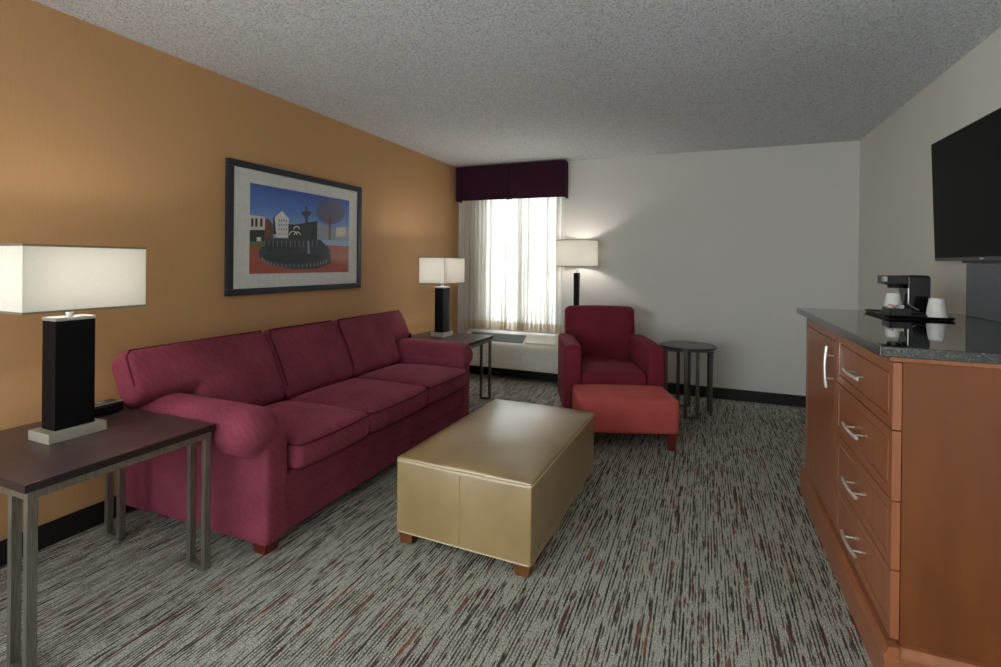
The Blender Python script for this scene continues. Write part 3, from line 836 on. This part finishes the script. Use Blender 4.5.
b = B(); box(b, (3.672, -2.315, TZ), (3.762, -2.185, TZ + .193), .006, 3); obj('tank', b, M['gloss_black'], cm)
b = B(); box(b, (3.579, -2.300, TZ + .150), (3.682, -2.19, TZ + .195), .006, 3); obj('brew_head', b, M['plastic_black'], cm)
b = B(); box(b, (3.5765, -2.299, TZ + .165), (3.582, -2.265, TZ + .190), .002); box(b, (3.5765, -2.3025, TZ + .165), (3.592, -2.298, TZ + .190), .001); obj('silver_badge', b, M['silver'], cm, label='silver corner badge')
b = B(); lathe(b, [(.030, .132), (.034, .151)], c=(3.640, -2.24, TZ), n=24); obj('filter_cone', b, M['plastic_black'], cm)
b = B(); box(b, (3.585, -2.300, TZ), (3.674, -2.185, TZ + .014), .004, 2); obj('drip_base', b, M['plastic_black'], cm)
b = B(); tube(b, [(3.673, -2.3175, TZ + .135), (3.673, -2.3175, TZ + .06), (3.685, -2.3175, TZ + .045), (3.715, -2.3175, TZ + .03)], .0028, n=8); obj('chrome_trim', b, M['silver'], cm)
b = B(); box(b, (3.680, -2.31, TZ + .192), (3.756, -2.19, TZ + .198), .003, 2); obj('lid', b, M['plastic_black'], cm)
def cup(x, y, z, label, k=1.0):
    b = B()
    lathe(b, [(.0405 * k, 0), (.0425 * k, .003), (.0405 * k, .006), (.028 * k, .090), (.026 * k, .092)], c=(x, y, z), n=40, cap0=False)
    lathe(b, [(.0395 * k, .001), (.026 * k, .088)], c=(x, y, z), n=40, cap0=False, cap1=False)
    o = rebase(obj('paper_cup', b, M['paper']), (x, y, z)); tag(o, label, 'cup', 'upturned white paper cups'); return o
cup(3.632, -2.243, TZ + .014, 'white paper cup upside down under the coffee maker head', 1.0)
cup(3.752, -2.408, TZ, 'white paper cup upside down beside the coffee maker')
cd = thing('condiment_box', (3.62, -2.44, TZ), 'small open black box of packets at the front of tray', 'box')
bx0, bx1, by0, by1 = 3.562, 3.645, -2.455, -2.335
b = B()
box(b, (bx0, by0, TZ), (bx1, by1, TZ + .004)); box(b, (bx0, by0, TZ), (bx0 + .003, by1, TZ + .042)); box(b, (bx1 - .003, by0, TZ), (bx1, by1, TZ + .042))
box(b, (bx0, by0, TZ), (bx1, by0 + .003, TZ + .042)); box(b, (bx0, by1 - .003, TZ), (bx1, by1, TZ + .042))
obj('tub', b, M['plastic_black'], cd, smooth=False)
b = B(); box(b, ((bx0 + bx1) / 2 - .0015, by0 + .003, TZ + .004), ((bx0 + bx1) / 2 + .0015, by1 - .003, TZ + .038)); obj('divider', b, M['plastic_black'], cd, smooth=False)
for i in range(4):
    b = B(); w_ = .030; x = bx0 + .005 + i * .009 + (.018 if i > 1 else 0)
    m = Matrix.Translation((x, (by0 + by1) / 2, TZ + .0045)) @ Matrix.Rotation(math.radians((8, 5, 6, 9)[i]), 4, 'Y')
    box(b, (0, -.036, 0), (.004, .036, .050 + .003 * (i % 2)), .0015, mtx=m)
    o = obj('sugar_packet', b, M['packet_pink'] if i == 1 else M['packet']); rebase(o, (x, (by0 + by1) / 2, TZ + .0045))
    tag(o, ['white paper packet nearest the outer edge of condiment box', 'pinkish paper packet standing in the condiment box', 'white packet just right of the condiment box divider', 'white packet nearest the coffee maker in condiment box'][i], 'packet', 'packets in the condiment box')
for i, (px, py, pz) in enumerate(((3.682, -2.385, 0), (3.678, -2.38, .013))):
    b = B(); puff(b, (px, py, TZ + .0075 + pz), (.064, .09, .013), .006, (0, 0, 0, 0, .001, .003), .02)
    o = rebase(obj('coffee_pouch', b, M['gloss_black'] if i else M['plastic_black'], angle=80), (px, py, TZ + pz))
    tag(o, ('lower black coffee pouch lying flat between box and cup', 'upper black coffee pouch lying on the other pouch')[i], 'pouch', 'dark coffee pouches on the tray')

# ------------------------------------------------------------------ television and dark panel under it
tv = thing('television', (3.97, -2.36, 1.68), 'flat black wall-mounted television tilted down over the dresser', 'television')
TY0, TY1 = -2.97, -1.75
tilt = math.atan2(.024, .67); mt = Matrix.Translation((3.966, (TY0 + TY1) / 2, 1.345)) @ Matrix.Rotation(-tilt, 4, 'Y')
hw, hh = (TY1 - TY0) / 2, .672
b = B(); box(b, (0, -hw, 0), (.024, hw, hh), .003, 2, mtx=mt); obj('housing', b, M['bezel'], tv)
b = B(); box(b, (-.0015, -hw + .006, .018), (.001, hw - .006, hh - .005), .0005, 1, mtx=mt); obj('screen', b, M['screen'], tv, smooth=False)
b = B(); box(b, (.006, -.30, -.012), (.022, .30, .001), .002, 2, mtx=mt); obj('speaker_bar', b, M['gloss_black'], tv)
b = B(); box(b, (-.0012, .07, .0045), (.0005, .10, .0125), .0005, 1, mtx=mt); obj('logo', b, M['logo'], tv, label='tiny pale maker mark')
b = B(); box(b, (4.000, -2.50, 1.55), (W - .001, -2.22, 1.80), .002); obj('wall_bracket', b, M['plastic_black'], tv)
pn = thing('media_panel', (3.99, -2.6, GZ), 'dark glossy panel standing on the granite below the television', 'panel')
b = B(); box(b, (3.968, -3.10, GZ), (3.998, -2.118, 1.330), .002); obj('board', b, M['panel_dark'], pn)
b = B(); box(b, (3.998, -3.0, GZ), (4.014, -2.2, 1.30), .002); obj('back_batten', b, M['plastic_black'], pn)

# ------------------------------------------------------------------ light: daylight beyond the window, added fill behind and left, lamps
w = bpy.data.worlds.new('sky_and_fill'); S.world = w; w.use_nodes = True
t = w.node_tree; t.nodes.clear(); o = t.nodes.new('ShaderNodeOutputWorld'); bg = t.nodes.new('ShaderNodeBackground')
tc = t.nodes.new('ShaderNodeTexCoord'); sp = t.nodes.new('ShaderNodeSeparateXYZ'); mr = t.nodes.new('ShaderNodeMapRange')
def wmath(op, a, b):
    nd = t.nodes.new('ShaderNodeMath'); nd.operation = op
    for i, v in enumerate((a, b)):
        if isinstance(v, (int, float)): nd.inputs[i].default_value = v
        else: t.links.new(v, nd.inputs[i])
    return nd.outputs[0]
t.links.new(tc.outputs['Generated'], sp.inputs[0]); t.links.new(sp.outputs[1], mr.inputs[0])
mr.inputs[1].default_value = 0.02; mr.inputs[2].default_value = 0.35; mr.inputs[3].default_value = 0.0; mr.inputs[4].default_value = 1.0
side = wmath('POWER', wmath('MAXIMUM', wmath('MULTIPLY', sp.outputs[0], -1.0), 0.0), 2.0)
FILL_REAR, FILL_SIDE, SKY_FRONT = 3.3, 5.0, 3.8        # added fill from behind and the left; daylight beyond the window
rear = wmath('ADD', wmath('MULTIPLY', side, FILL_SIDE), FILL_REAR)
lev = wmath('ADD', wmath('MULTIPLY', rear, wmath('SUBTRACT', 1.0, mr.outputs[0])), wmath('MULTIPLY', mr.outputs[0], SKY_FRONT))
t.links.new(lev, bg.inputs[1]); bg.inputs[0].default_value = (0.87, 0.945, 1.0, 1); t.links.new(bg.outputs[0], o.inputs[0])

S.view_settings.view_transform = 'Standard'; S.view_settings.look = 'None'
S.view_settings.exposure = 0.78; S.view_settings.gamma = 1.0; S.view_settings.use_curve_mapping = False
S.cycles.use_denoising = True
S.cycles.max_bounces = 10; S.cycles.diffuse_bounces = 6; S.cycles.transparent_max_bounces = 16
S.cycles.sample_clamp_indirect = 6.0
S.cycles.caustics_reflective = False; S.cycles.caustics_refractive = False
